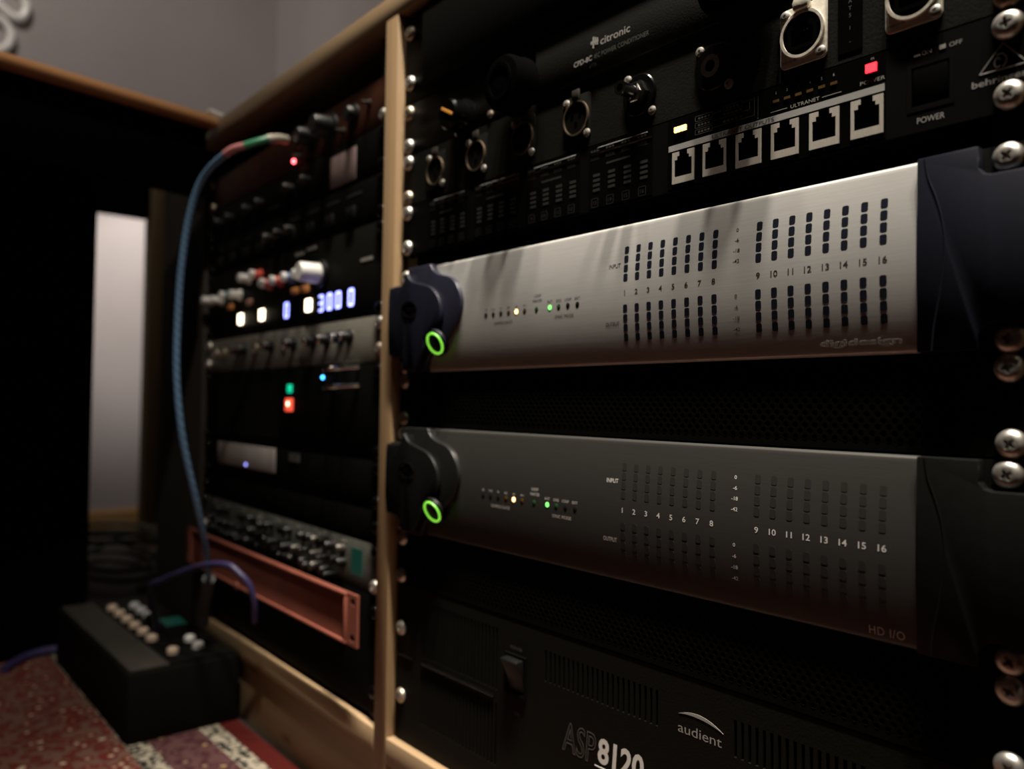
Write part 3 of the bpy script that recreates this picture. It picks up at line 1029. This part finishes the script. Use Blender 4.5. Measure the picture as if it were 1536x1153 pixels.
# ---- perforated vent panels
def vent(zt, label):
    d = Dev('vent_panel', label, 'rack panel', zt - 44.2, zt, group=None)
    mb = MB()
    w, hrow = 5.3, 3.0
    hexa = [(2.65, -0.33), (2.65, 0.33), (0, 2.67), (-2.65, 0.33), (-2.65, -0.33), (0, -2.67)]
    outer = []
    for i in range(6):
        a, b_ = hexa[i], hexa[(i + 1) % 6]
        outer += [a, ((a[0] + b_[0]) / 2, (a[1] + b_[1]) / 2)]
    x0, x1 = 22.0, 443.0
    nrow = 12
    zc0 = zt - 5.6
    vs_, fs_ = [], []
    for j in range(nrow):
        n = int((x1 - x0) / w) - (j % 2)
        for i in range(n):
            cx_ = x0 + w / 2 + (w / 2 if j % 2 else 0) + i * w
            cz_ = zc0 - j * hrow
            b0 = len(vs_)
            for px, pz in outer:
                vs_.append((cx_ + px, -2.0, cz_ + pz))
            for y in (-2.0, -0.4):
                for px, pz in outer:
                    th = math.atan2(pz, px)
                    vs_.append((cx_ + 1.5 * math.cos(th), y, cz_ + 1.5 * math.sin(th)))
            for k in range(12):
                k2 = (k + 1) % 12
                fs_.append((b0 + k, b0 + k2, b0 + 12 + k2, b0 + 12 + k))
                fs_.append((b0 + 12 + k, b0 + 12 + k2, b0 + 24 + k2, b0 + 24 + k))
    mb.add(vs_, fs_)
    mesh = make_obj('perforated_sheet', mb, 'sheet_black', d.root, off=(0, 0, d.z0), smooth=False)
    mesh['label'] = 'black sheet pierced by rows of small holes'
    d.part('rim', MB().plate(-8.8, 473.8, zt - 43.8, zt - 0.4, -2.0, 0, [(x0 + 1.2, x1 - 1.2, zt - 39.6, zt - 4.6)]), 'black_satin')
    d.part('backing', MB().box(8, 457, 24, 26, zt - 43, zt - 1), 'hole_black')
    add_screws(d, (zt - 6.3, zt - 38.0), y=-2.0)
    return d


vent(-88.6, 'black perforated vent panel between the silver and the graphite converters')
vent(-221.6, 'black perforated vent panel under the graphite converter')

# ---- three-unit summing mixer
d = Dev('summing_mixer', 'tall black rack unit at the bottom with ASP8120 and audient lettering', 'audio mixer', -398.5, -266)
d.root.location.y = 0.0024
d.chassis(300)
slots = []
for x0, x1, z0_, z1_ in ((30, 127, -321.5, -276.5), (30, 127, -376, -331), (180, 278, -301, -280), (331, 432, -301, -281)):
    x = x0
    while x < x1:
        slots.append((x, x + 2.0, z0_, z1_))
        x += 4.4
d.part('faceplate', MB().plate(-8.8, 473.8, -398, -266.4, -4.0, 0, slots + [(139, 161, -319, -291)]), 'panel_black')
d.part('ridge', MB().tube([(-4, -4.2, -326.3), (18, -4.2, -326.3)], 1.3, 8).tube([(32, -4.2, -326.3), (126, -4.2, -326.3)], 1.3, 8), 'black_gloss')
p = d.part('power_switch', MB().plate(138.4, 161.6, -319.6, -290.4, -5.6, 2, [(140.5, 159.5, -317.5, -292.5)]), 'black_satin')
d.part('rocker', MB().add([(141, -12, -294), (159, -12, -294), (159, -6, -305), (141, -6, -305), (159, -3.5, -317), (141, -3.5, -317),
                           (141, 0, -292.6), (159, 0, -292.6), (159, 0, -317.4), (141, 0, -317.4), (141, -10.5, -292.6), (159, -10.5, -292.6)],
                          [(0, 1, 2, 3), (3, 2, 4, 5), (10, 11, 1, 0), (6, 7, 11, 10), (5, 4, 8, 9), (6, 10, 0, 3, 5, 9), (7, 8, 4, 2, 1, 11), (6, 9, 8, 7)]),
       'charcoal_plastic', p, bevel=0.8, label='black rocker of the power switch')
t = TextSet()
put_text(t, 'POWER', 150, -286.2, 2.4, -4.09, width=13)
put_text(t, 'ON', 151, -331.6, 2.6, -4.09, width=5.5)
d.part('lettering', t, 'dim_print')
t = TextSet()
put_text(t, 'ASP', 198, -331, 19, -4.1, width=31, align='l', shear=0.12, outline=True)
put_text(t, 'UL', 231, -346.5, 5.0, -4.08)
d.part('lettering', t, 'dim_print', label='outlined grey letters ASP')
t = TextSet()
put_text(t, '8120', 230.5, -330.0, 15, -4.09, width=38, align='l', shear=0.08, bold=0.03)
t.box(228, 270, -4.2, -4.0, -341.2, -340.4)
d.part('lettering', t, 'white_print', label='white digits 8120')
t = TextSet()
put_text(t, 'audient', 293.6, -296.0, 5.6, -4.09, width=29.8, align='l')
arc = []
for i in range(25):
    u = i / 24
    arc.append((294 + 30.5 * u, -291.0 + 5.4 * (1 - (2 * u - 0.85) ** 2 / 1.32)))
arc2 = [(x, z - 1.9 * math.sin(math.pi * (i / 24)) - 0.08) for i, (x, z) in enumerate(arc)]
t.prism(arc2 + arc[::-1], -4.2, -4.0)
d.part('lettering', t, 'grey_print', label='grey audient logo under a curved stroke')
add_screws(d, (-304, -361), y=-4.0)

# ================================================================== LEFT BAY  (x measured as 477 - s)


def X(s):
    return 477 - s


def knob(d, x, z, r, h, m, y=-2.5, n=20, cap=None, parent=None, name='knob', skirt=0):
    prof = [(r * 1.0, 0), (r, h * 0.85), (r * 0.86, h)]
    if skirt:
        prof = [(r * 1.35, 0), (r * 1.3, skirt), (r, skirt * 1.3), (r * 0.9, h * 0.9), (r * 0.8, h)]
    k = d.part(name, MB().lathe(prof, (x, y, z), n=n), m, parent)
    if cap:
        d.part('cap', MB().lathe([(r * 0.8, 0), (r * 0.75, 0.8)], (x, y - h, z), n=n), cap, k)
    return k


d = Dev('rust_preamp', 'rust brown rack unit with black knobs that the blue cable plugs into', 'preamp', 140.4, 184, 'L')
d.chassis()
d.ears('rust_panel')
for s, z, r, h in ((118, 163, 11, 22), (160, 163, 9.5, 20), (70, 163, 8, 10)):
    knob(d, X(s), z, r, h, 'knob_black', skirt=3)
for s, z in ((196, 152), (40, 166), (92, 153)):
    d.part('toggle', MB().lathe([(3.5, 0), (3.5, 2), (1.6, 3), (1.2, 9)], (X(s), -2.5, z), n=12), 'latch_grey')
d.part('jack_socket', MB().ring((X(196), -2.5, 165), 3.2, 6, 2.5), 'chrome')
d.part('red_point', MB().lathe([(2.2, 0), (1.8, 1.5), (0.6, 2.0)], (X(210), -2.5, 150), n=12), 'point_red', label='tiny glowing red light')
add_screws(d, (147,), xs=(465,), material='steel_screw')
add_screws(d, (147, 177), xs=(0,), material='dull_screw')

d = Dev('labelled_unit', 'black rack unit with a mauve label plate right under the rust brown one', 'rack unit', 96.4, 140, 'L')
d.chassis()
d.ears('black_satin')
d.part('label_plate', MB().box(X(119), X(64), -3.2, -2.5, 100, 132), 'mauve_plate', bevel=0.4, label='mauve grey label plate')
for s in (170, 215, 300, 340, 400, 440):
    knob(d, X(s), 120, 6, 11, 'knob_black', cap='latch_grey' if s in (170, 215) else None)
for s in (255, 275, 375):
    d.part('printed_bar', MB().box(X(s) - 8, X(s) + 8, -2.8, -2.5, 108, 110), 'faint_print')
add_screws(d, (103.4, 133), material='black_gloss')

d = Dev('graphic_processor', 'black rack unit with faint printed lines above the one with coloured knobs', 'rack unit', 53, 96, 'L')
d.chassis()
d.ears('black_satin')
for i in range(9):
    d.part('printed_bar', MB().box(X(450 - i * 46), X(450 - i * 46) + 30, -2.8, -2.5, 84, 86.5), 'faint_print')
    d.part('button', MB().box(X(446 - i * 46), X(446 - i * 46) + 16, -6, -2.5, 62, 74), 'knob_black', bevel=1)
for s in (210, 240, 270):
    knob(d, X(s), 74, 5.5, 10, 'knob_black', cap='latch_grey')
add_screws(d, (60, 89), material='black_gloss')

d = Dev('synth_module', 'black two-unit synth module with coloured knobs, lit buttons and blue digits', 'synthesizer', -33.4, 52.6, 'L')
d.chassis()
d.ears('panel_black')
big = d.part('data_knob', MB().lathe([(11.5, 0), (11.5, 4), (10.2, 5), (9.8, 24), (8.6, 26)], (X(134), -2.5, 17), n=32), 'knob_white', label='large white data knob')
d.part('skirt', MB().ring((X(134), -2.5, 17), 11.6, 14.5, 5), 'knob_black', big)
for s, z, m_ in ((470, 20, 'knob_white'), (432, 17, 'knob_white'), (402, 20, 'knob_teal'), (366, 18, 'knob_white'), (336, 35, 'knob_white'),
                 (300, 35, 'knob_red'), (268, 21, 'knob_red'), (238, 21, 'knob_red'), (206, 21, 'knob_blue'), (177, 21, 'knob_blue')):
    k = knob(d, X(s), z, 5.4, 9, m_, skirt=2)
    d.part('cap', MB().lathe([(5.3, 0), (5.0, 4.2), (4.2, 5)], (X(s), -11.6, z), n=18), 'knob_white', k)
for s, m_ in ((330, 'knob_pink'), (196, 'knob_orange'), (170, 'knob_orange'), (395, 'knob_orange')):
    d.part('pad', MB().box(X(s) - 7, X(s) + 7, -6.5, -2.5, 2, 9), m_, bevel=1)
for s in (360, 291, 163):
    d.part('lit_button', MB().box(X(s) - 6, X(s) + 6, -5, -2.5, -19, -6), 'button_warm', bevel=1, label='square button glowing warm white')
win = d.part('digit_window', MB().box(X(146), X(58), -3.0, -2.5, -24, -2), 'black_gloss')
win2 = d.part('digit_window', MB().box(X(234), X(208), -3.0, -2.5, -24, -2), 'black_gloss')
SEG = {'0': 'abcdef', '3': 'abgcd', '8': 'abcdefg'}


def digit(x, z, ch, par):
    w, h, t_ = 8.4, 14.5, 2.3
    pos = {'a': (0, h / 2, w, t_), 'd': (0, -h / 2, w, t_), 'g': (0, 0, w, t_), 'b': (w / 2, h / 4, t_, h / 2), 'c': (w / 2, -h / 4, t_, h / 2),
           'f': (-w / 2, h / 4, t_, h / 2), 'e': (-w / 2, -h / 4, t_, h / 2)}
    mb = MB()
    for q in SEG[ch]:
        cx_, cz_, ww, hh = pos[q]
        mb.box(x + cx_ - ww / 2, x + cx_ + ww / 2, -3.5, -3.0, z + cz_ - hh / 2, z + cz_ + hh / 2)
    d.part('digit', mb, 'digit_blue', par, label='glowing blue digit ' + ch)


digit(X(221), -13, '0', win2)
for s, ch in ((134, '3'), (114.5, '0'), (95.5, '0'), (68.5, '0')):
    digit(X(s), -13, ch, win)
for s, z in ((190, 45), (160, 47), (40, 20)):
    d.part('printed_bar', MB().box(X(s) - 11, X(s) + 11, -2.9, -2.5, z - 1.6, z + 1.6), 'grey_print')
add_screws(d, (-27, 46), material='black_gloss')

d = Dev('grey_preamp', 'grey metal rack unit with a row of small black knobs', 'preamp', -76.4, -33.8, 'L')
d.chassis()
d.ears('grey_panel')
for s in (365, 345, 262, 200, 150, 118, 88, 70):
    k = knob(d, X(s), -51, 5.5, 11, 'knob_black', skirt=2)
    d.part('cap', MB().lathe([(4.2, 0), (3.6, 1.2)], (X(s), -13.5, -51), n=16), 'chrome', k)
for s in (420, 450, 310, 225):
    d.part('socket', MB().ring((X(s), -2.5, -52), 3.2, 6.5, 2), 'dull_screw')
add_screws(d, (-41, -65))

d = Dev('power_amplifier', 'black two-unit rack amplifier with green, red and blue pilot lights', 'amplifier', -165, -76.8, 'L')
d.chassis()
d.ears('black_satin')
d.part('green_lamp', MB().box(X(211), X(202), -5, -2.5, -104, -95), 'pilot_green', bevel=0.8, label='green pilot light')
rl = d.part('red_lamp', MB().box(X(216), X(199), -5, -2.5, -124, -110), 'pilot_red', bevel=0.8, label='glowing red pilot lamp')
d.part('core', MB().lathe([(2.6, 0), (2.0, 1.0)], (X(207), -5, -116), n=14), 'pilot_red_core', rl)
d.part('blue_point', MB().lathe([(2.0, 0), (1.6, 1.4), (0.6, 1.8)], (X(127), -2.5, -88.6), n=12), 'point_blue', label='tiny glowing blue light')
for z in (-86, -103):
    hn = [(X(100 - 50 * u), -3 - 22 * math.sin(math.pi * u), z + 6 * u) for u in [i / 14 for i in range(15)]]
    d.part('handle', MB().tube(hn, 2.0, 10), 'chrome', label='bowed chrome handle')
d.part('grille', MB().plate(X(440), X(240), -155, -90, -3.2, -2.5, [(X(440) + 6 + i * 9.6, X(440) + 10 + i * 9.6, -150, -95) for i in range(20)], depth=0.6), 'black_metal')
add_screws(d, (-84, -158), material='black_gloss')

d = Dev('plated_unit', 'black rack unit with a long pale plate under the amplifier', 'rack unit', -209.4, -165.4, 'L')
d.chassis()
d.ears('black_satin')
d.part('pale_plate', MB().box(X(430), X(244), -4.2, -2.5, -194, -166.5), 'pale_plate', bevel=0.6, label='long pale metal plate')
d.part('small_plate', MB().box(X(205), X(180), -3.4, -2.5, -178, -169), 'green_grey_panel')
d.part('blue_point', MB().lathe([(1.5, 0), (1.0, 1)], (X(330), -4.2, -190), n=10), 'digit_blue')
add_screws(d, (-172, -203), material='black_gloss')

d = Dev('blank_panel', 'narrow black blank panel above the grey-green unit in the left bay', 'rack panel', -240, -209.8, 'L')
d.ears('black_satin')
add_screws(d, (-225,), material='black_gloss')

d = Dev('channel_strip', 'grey-green rack unit crowded with small knobs and a dark screen', 'preamp', -285, -240.4, 'L')
d.chassis()
d.ears('green_grey_panel')
d.part('screen', MB().plate(X(58), X(37), -273, -249, -3.4, -2.5).box(X(57), X(38), -3.2, -2.4, -272, -250), 'screen_green', label='dark green screen')
random.seed(3)
for i in range(22):
    s = 75 + i * 17.5
    for z in (-252, -266, -278):
        if random.random() < 0.74:
            knob(d, X(s + random.uniform(-3, 3)), z + random.uniform(-2, 2), random.choice((3.0, 4.2, 5.0)), random.uniform(6, 12),
                 random.choice(('knob_black', 'knob_black', 'knob_black', 'black_satin', 'latch_grey')), n=12)
    if i % 3 == 0:
        d.part('printed_bar', MB().box(X(s) - 5, X(s) + 5, -2.8, -2.5, -246.5, -244.5), 'grey_print')
add_screws(d, (-278,), material='steel_screw')
add_screws(d, (-247,), material='black_gloss')

d = Dev('filler_panel', 'black filler panel at the foot of the left bay behind the salmon panel', 'rack panel', -392, -285.6, 'L')
d.ears('black_satin')
d.chassis()
add_screws(d, (-300, -370), material='black_gloss')

# salmon red panel, standing 17 mm proud of the bay
d = Dev('salmon_panel', 'salmon red flanged rack panel sticking out under the grey-green unit', 'rack panel', -331, -284.6, 'L')
x0, x1 = X(496), X(13.5)
d.part('sheet', MB().plate(x0, x1, -330, -284, -19.5, -17.5,
                           [(xx - 4.5, xx + 4.5, z - 3, z + 3) for xx in (x0 + 9, x1 - 9) for z in (-291, -323)]), 'salmon_panel')
d.part('flange', MB().box(x0 + 18, x1 - 18, -22.6, -19.5, -287.4, -284), 'salmon_panel', bevel=1.2)
d.part('flange', MB().box(x0 + 18, x1 - 18, -22.6, -19.5, -330, -326.6), 'salmon_panel', bevel=1.2)
for xx in (x0 + 18, x1 - 21):
    d.part('flange', MB().box(xx, xx + 3, -22.6, -19.5, -326.6, -287.4), 'salmon_panel', bevel=1)
for xx in (x0 + 60, x1 - 60):
    d.part('standoff', MB().box(xx, xx + 12, -17.5, -2.6, -322, -292), 'black_metal')
d.part('loose_screw', MB().lathe([(5, 0), (4.6, 1.4), (2, 2.6)], (X(300), -22.7, -327), n=16), 'salmon_panel')

# ================================================================== DESK SIDE
desk = bpy.data.objects.new('desk', None)
COL.objects.link(desk)
tag(desk, 'brown wooden desk with a rounded front edge and a black sheet for shade underneath, left of the rack', 'desk')
prof = []
for k in range(9):
    t_ = math.radians(-90 + 22.5 * k)
    prof.append((-449 + 7 * math.cos(t_), gz(242.5) + 7.5 * math.sin(t_)))
prof += [(-1340, gz(250)), (-1340, gz(235))]
top = make_obj('desk_top', MB().prism(prof, -1500, -12), 'desk_wood', desk, angle=50)
# the front edge runs slightly askew to the rack
M_ = Matrix.Translation((-0.452, -0.002, 0)) @ Matrix.Rotation(math.radians(10.2), 4, 'Z') @ Matrix.Translation((0.452, 0.002, 0))
parts = [top]
parts.append(make_obj('apron', MB().box(-478, -462, -1480, -16, gz(148), gz(231)), 'black_matte', desk, bevel=1))
parts.append(make_obj('underside', MB().box(-1335, -458, -1490, -15, gz(231.2), gz(234.8)), 'black_matte', desk))  # added black sheet, stands in for shade under the desk top
parts.append(make_obj('rear_apron', MB().box(-1316, -1298, -1480, -90, gz(200), gz(231)), 'black_matte', desk))
parts.append(make_obj('drawer_unit', MB().box(-1100, -765, -1480, -215, 0, gz(222)), 'black_matte', desk, bevel=2))
for z0_, z1_ in ((20, 230), (236, 446), (452, 700)):
    parts.append(make_obj('drawer_front', MB().box(-765, -758, -1470, -222, z0_, z1_), 'black_matte', desk, bevel=2))
sp = make_obj('shade_panel', MB().box(-745, -546, 17, 35, 0, gz(256)), 'shaded_wood', bevel=1)  # added so the gap between desk and rack stays dark
tag(sp, 'added dark panel filling the gap beside the left end of the rack with shade', 'panel')
for o in parts[:4]:
    o.matrix_local = M_
for o in parts[4:8]:
    o.matrix_local = Matrix.Translation((0, 0.14, 0))

lg = bpy.data.objects.new('wooden_stand', None)
COL.objects.link(lg)
lg.location = (-1.48, 0.19, 0)
tag(lg, 'dark brown wooden upright standing behind the desk near the wall', 'stand')
make_obj('upright', MB().box(0, 45, 0, 34, 0, 1050), 'old_wood', lg, bevel=2)
make_obj('upright', MB().box(-4, 40, 38, 60, 0, 1050), 'old_wood', lg, bevel=2)
make_obj('foot', MB().box(-60, 110, -6, 66, 0, 30), 'old_wood', lg, bevel=3)
make_obj('crosspiece', MB().box(-1, 44, -260, -1, 812, 960), 'black_matte', lg, bevel=2)

# box with buttons on the rug
bx = bpy.data.objects.new('button_box', None)
COL.objects.link(bx)
bx.location = (-0.350, -0.126, 0.004)
tag(bx, 'black box with beige buttons and a small green screen lying on the rug', 'controller')
L_, Wd, Hh = 358, 124, 76
make_obj('case', MB().box(-L_, 0, 0, Wd, 0, Hh), 'case_black', bx, bevel=2.5)
make_obj('top_plate', MB().box(-L_ + 4, -6, 4, 46, Hh, Hh + 3), 'case_top', bx, bevel=1)
make_obj('top_plate', MB().box(-L_ + 4, -6, 46.5, Wd - 4, Hh, Hh + 3), 'case_black', bx, bevel=1)
for i in range(6):
    make_obj('button', MB().lathe([(7, 0), (7, 5), (5, 7)], (-292 + 36.5 * i, 56, Hh + 3), (0, 0, 1), n=16), 'knob_beige', bx)
for i in range(3):
    make_obj('button', MB().lathe([(7, 0), (7, 5), (5, 7)], (-288 + 32 * i, 84, Hh + 3), (0, 0, 1), n=16), 'button_grey', bx)
for x, y in ((-80, 92), (-46, 90), (-42, 60)):
    make_obj('button', MB().lathe([(6.5, 0), (6.5, 5), (4.5, 7)], (x, y, Hh + 3), (0, 0, 1), n=16), 'knob_white' if y > 70 else 'knob_beige', bx)
hs = make_obj('screen_housing', MB().prism([(-205, Hh + 3), (-100, Hh + 3), (-110, Hh + 7), (-195, Hh + 13), (-205, Hh + 13)], 74, 114), 'black_satin', bx, bevel=2)
sc = make_obj('screen', MB().add([(-172, 82, Hh + 11.7), (-138, 82, Hh + 9.3), (-138, 108, Hh + 9.3), (-172, 108, Hh + 11.7)], [(0, 1, 2, 3)]), 'screen_green', hs)

# ================================================================== CABLES


def spline(pts, n=8):
    return [tuple(p) for p in smooth_closed([tuple(q) for q in pts], n)]


cab = bpy.data.objects.new('blue_cable', None)
COL.objects.link(cab)
tag(cab, 'blue braided cable arching from the rust brown unit down to the button box', 'cable')
cp = [(-226, -14, 166), (-221, -24, 164), (-215, -40, 158), (-223, -58, 150), (-237, -72, 143), (-271, -85, 122), (-289, -92, 85), (-300, -96, 29),
      (-305, -97, -28), (-306, -96, -92), (-307, -88, -156), (-316, -70, -222), (-335, -52, -275), (-365, -36, -322), (-393, -30, -355), (-410, -26, -385)]
path = spline([(x, y, gz(z)) for x, y, z in cp])
n_ = len(path)


def seg_part(name, i0, i1, r, m_, label=None):
    o = make_obj(name, MB().tube(path[i0:i1 + 1], r, 12), m_, cab)
    if label:
        o['label'] = label


seg_part('sleeve', 33, n_ - 16, 3.6, 'cable_blue')
seg_part('shrink_band', 25, 33, 3.9, 'shrink_pink', 'pink heat-shrink band')
seg_part('shrink_band', 16, 25, 3.9, 'shrink_green', 'green heat-shrink band')
seg_part('plug', 0, 16, 4.8, 'nickel', 'nickel plug')
seg_part('plug', n_ - 17, n_ - 1, 7.5, 'plug_grey', 'grey plug')


def cable(label, pts, r, m_, name='loose_cable', group=None):
    o = make_obj(name, MB().tube(spline(pts, 7), r, 10), m_)
    return tag(o, label, 'cable', group)


cable('violet cable looping behind the blue one above the button box',
      [(-470, -60, gz(-404)), (-437, -80, gz(-342)), (-404, -75, gz(-325)), (-361, -66, gz(-309)), (-314, -58, gz(-295)), (-276, -48, gz(-290)), (-262, -40, gz(-298)), (-255, -32, gz(-310)), (-255, -26, gz(-330)), (-262, -22, gz(-352))],
      3.4, 'cable_violet')
cable('black cable coiled on the floor under the desk', [(-1250 + 150 * math.cos(q * 0.7) , 90 + 70 * math.sin(q * 0.7), 6 + 2.2 * q) for q in range(26)], 5, 'cable_black')
cable('olive cable coiled on top of the black one under the desk', [(-1320 + 120 * math.cos(q * 0.66 + 1), 100 + 80 * math.sin(q * 0.66 + 1), 72 + 1.6 * q) for q in range(20)], 5, 'cable_olive')
cable('teal cable draped over the coils under the desk', [(-1600, 120, 6), (-1560, 150, 30), (-1540, 180, 44), (-1560, 230, 40), (-1600, 270, 20), (-1640, 300, 6)], 4.5, 'cable_teal')
cable('violet ribbon cable lying on the rug beside the black desk drawers',
      [(-700, -190, 9), (-742, -160, 9), (-752, -128, 11), (-742, -100, 10)], 6, 'cable_violet')

cable('short white cable end poking up behind the corner of the desk', [(-462, -16, gz(250.5)), (-457, -18, gz(256)), (-450, -16, gz(257)), (-445, -12, gz(254)), (-440, -4, gz(250.5))], 2.6, 'knob_white')

# ================================================================== SIGN ON THE WALL
sg = bpy.data.objects.new('tube_sign', None)
COL.objects.link(sg)
sg.location = (-1.95, 0, 0)
tag(sg, 'white looped tube sign on the grey wall above the desk', 'sign')
cx_, cz_ = -82, 856
ring = [(14, cx_ + 46 * math.cos(q), gz(cz_ + 46 * math.sin(q))) for q in [i * 2 * math.pi / 36 for i in range(37)]]
make_obj('tube_letter', MB().tube(ring, 9, 10), 'sign_white', sg)
loop = [(14, -150, gz(1000)), (14, -110, gz(968)), (14, -70, gz(938)), (14, -40, gz(916)), (14, -18, gz(914)), (14, -4, gz(934)), (14, -6, gz(962)), (14, -30, gz(990)), (14, -60, gz(1010))]
make_obj('tube_letter', MB().tube(spline(loop, 6), 9.5, 10), 'sign_white', sg)
for y, z in ((-40, gz(830)), (-90, gz(952))):
    make_obj('bracket', MB().box(0, 10, y - 4, y + 4, z - 4, z + 4), 'knob_grey', sg)
